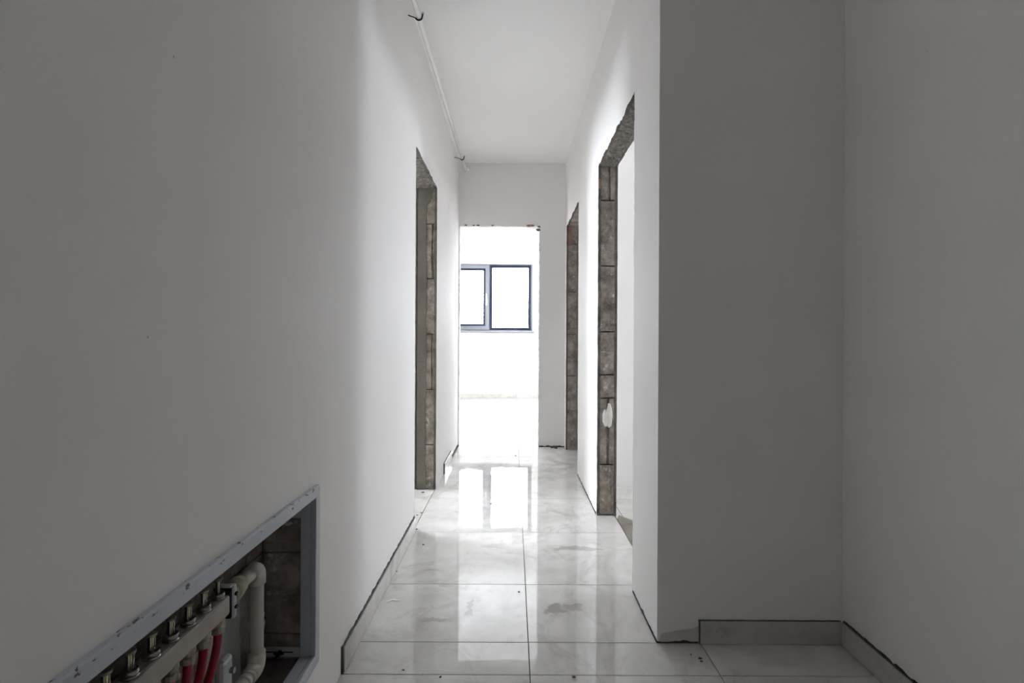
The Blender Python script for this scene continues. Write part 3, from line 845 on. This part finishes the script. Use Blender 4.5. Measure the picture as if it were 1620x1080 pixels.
spart('pipe', tube(bmesh.new(), [(MX, 1.15, PZ2), (MX, PY-0.03, PZ2)], 0.0150, 20), PPR)
for yy in (1.222, 1.203):
    spart('collar', tube(bmesh.new(), [(MX, yy-0.006, PZ2), (MX, yy-0.005, PZ2), (MX, yy+0.005, PZ2), (MX, yy+0.006, PZ2)], 0.0185, 20, radii=[0.0155, 0.0180, 0.0180, 0.0155]), PPR)
spart('adapter', tube(bmesh.new(), [(MX, 1.13, PZ2), (MX, 1.165, PZ2)], 0.0215, 8), BRASS_D, False)

# lower manifold: return bar, most of it below the picture's edge
low = empty('return_manifold', (MX, 0.95, PZ2)); tag(low, 'lower return bar with a rounded grey bracket and bolt behind the red pipes', 'manifold')
o = obj('bar', bx(MX-0.018, MX+0.022, 0.72, 1.128, PZ2-0.019, PZ2+0.019, bevel=0.006), BARM); parent_keep(o, low)
bb_ = bx(MX-0.020, MX+0.004, 1.1095, 1.150, 0.284, 0.362, bevel=0.009)
box(bb_, MX-0.016, MX+0.004, 1.1095, 1.1275, PZ2+0.0185, 0.292)
br = obj('bracket', bb_, STEEL); parent_keep(br, low)
o = obj('bolt', tube(bmesh.new(), [(MX+0.003, 1.136, 0.330), (MX+0.013, 1.136, 0.330)], 0.007, 6), CHROME, br)
for i in range(8):
    y = 1.073-0.0505*i
    o = obj('outlet_fitting', lathe(bmesh.new(), (MX, y, PZ2-0.040), [(0.0105, 0), (0.0145, 0.002), (0.0145, 0.014), (0.011, 0.016), (0.011, 0.024)], 12), BRASS_D); parent_keep(o, low)

# ------------------------------------------------------------------ pipe under the ceiling
p0, p1 = Vector((-0.4915, 1.2, 2.668)), Vector((-0.462, 4.98, 2.672))
cp = empty('ceiling_pipe', p1); tag(cp, 'long thin white metal pipe running under the ceiling beside the left wall', 'pipe')
def gpart(n, bm, mat, smooth=True, par=None):
    o = obj(n, bm, mat, smooth=smooth)
    if par is None: parent_keep(o, cp)
    else: o.parent = par
    return o
gpart('pipe', tube(bmesh.new(), [p0, p0.lerp(p1, 0.33), p0.lerp(p1, 0.66), p1], 0.0125, 16), PIPE_W)
d = (p1-p0).normalized()
gpart('end_socket', tube(bmesh.new(), [p1-d*0.05, p1-d*0.045, p1+d*0.004, p1+d*0.008], 0.017, 16, radii=[0.0125, 0.0165, 0.0165, 0.014]), PIPE_W)
e = gpart('end_elbow', tube(bmesh.new(), [p1-d*0.012+Vector((0.010, 0, 0)), p1-d*0.012+Vector((0.034, 0, 0.004))], 0.0145, 14), PIPE_W)
for yy in (2.61, 4.66):
    t = (yy-p0.y)/(p1.y-p0.y); c = p0.lerp(p1, t)
    arcp = [c+Vector((math.cos(a)*0.0165, 0, math.sin(a)*0.0165)) for a in [math.radians(200+i*14) for i in range(12)]]
    clip = gpart('clip', tube(bmesh.new(), arcp+[arcp[-1]+Vector((0.003, 0, 0.016))], 0.0045, 8), BLACK)
    bm = bmesh.new()
    tube(bm, [arcp[0], arcp[0]+Vector((-0.012, 0, 0.004)), (XL+0.001, c.y, c.z+0.008)], 0.0030, 8)
    gpart('wall_rod', bm, BLACK, True, clip)
    tube_end = arcp[-1]+Vector((0.003, 0, 0.016))
    gpart('screw', tube(bmesh.new(), [tube_end, tube_end+Vector((0.002, 0, 0.008))], 0.006, 8), STEEL, False, clip)

# ------------------------------------------------------------------ small things
wire = obj('hanging_wire', tube(bmesh.new(), [(wxx, YEB-0.03, zz) for wxx, zz in (((757-812)*5.16/822, DE[2]+0.012), ((757.6-812)*5.16/822, zj(366, 5.16)), ((760-812)*5.16/822, zj(372, 5.16)), ((762-812)*5.16/822, zj(378, 5.16)))], 0.0022, 8), BLACK, smooth=True)
tag(wire, 'short dark wire hanging from the top of the end opening', 'wire')

def floor_pt(px, py):
    Y = 822*H_CAM/(py-535); return (px-812)*Y/822, Y
x, y = floor_pt(624, 952)
bm = bmesh.new()
outl = [(-0.022, -0.012), (-0.004, 0.004), (0.010, 0.003), (0.026, -0.004), (0.018, 0.010), (0.004, 0.018), (-0.012, 0.010)]
top = [bm.verts.new((u, v, 0.0018+0.0008*abs(math.sin(i*1.7)))) for i, (u, v) in enumerate(outl)]
botv = [bm.verts.new((u, v, 0.0002+0.0008*abs(math.sin(i*1.7)))) for i, (u, v) in enumerate(outl)]
ft = bm.faces.new(top); fb = bm.faces.new(botv[::-1])
for i in range(len(outl)):
    bm.faces.new((top[i], botv[i], botv[(i+1) % len(outl)], top[(i+1) % len(outl)]))
ft.normal_update(); fb.normal_update()
bmesh.ops.triangulate(bm, faces=[ft, fb])
ps = obj('paper_scrap', bm, PAPER); ps.location = (x, y, 0.0)
tag(ps, 'torn white paper scrap lying on the floor tiles beside the skirting', 'paper')

def crumb(px, py, s, seed, label, group=None, mat=CRUMB):
    x, y = floor_pt(px, py)
    bm = bmesh.new(); bmesh.ops.create_icosphere(bm, subdivisions=2, radius=s)
    for v in bm.verts:
        v.co *= 1 + 0.7*noise.noise(v.co/s*1.3 + Vector((seed, 0, 0)))
        v.co = Vector((v.co.x*1.4, v.co.y, v.co.z*0.6))
    zmin = min(v.co.z for v in bm.verts)
    o = obj('mortar_crumb', bm, mat); o.location = (x, y, -zmin)
    tag(o, label, 'crumb', group)
open_lab = 'tiny dark mortar crumb lying on the open corridor floor tiles'
for i, (px, py, s) in enumerate(((823.7, 936.5, 0.0035), (911, 1071, 0.004), (672, 862.5, 0.004), (779, 797, 0.005), (817, 721, 0.005), (641, 1061, 0.003), (700, 1072, 0.003), (830, 833, 0.004), (1028.5, 968, 0.003), (630, 905, 0.003))):
    crumb(px, py, s, i*3.1, open_lab, 'crumbs on the open corridor floor')
door_lab = 'dark mortar crumb on the floor in the left raw door opening'
for i, (px, py, s) in enumerate(((671, 774, 0.014), (681, 770, 0.009), (671, 780, 0.007), (668, 812, 0.004), (662, 816, 0.004))):
    crumb(px, py, s, 40+i*3.1, door_lab, 'crumbs in the left door opening')
crumb(659.5, 839.5, 0.008, 71, 'dark mortar crumb against the end of the long left skirting')
jamb_lab = 'dark mortar crumb on the alcove floor near the missing skirting'
for i, (px, py, s) in enumerate(((1111, 1041, 0.004), (1113, 1045, 0.003), (1096, 1034, 0.002))):
    crumb(px, py, s, 90+i*2.7, jamb_lab, 'crumbs by the missing skirting')
end_lab = 'splinter of dark filler at the foot of the end wall'
for i, (px, py, s) in enumerate(((875, 708, 0.010), (881, 709, 0.012), (899, 710, 0.009))):
    crumb(px, py, s, 120+i*2.7, end_lab, 'splinters at the end wall')
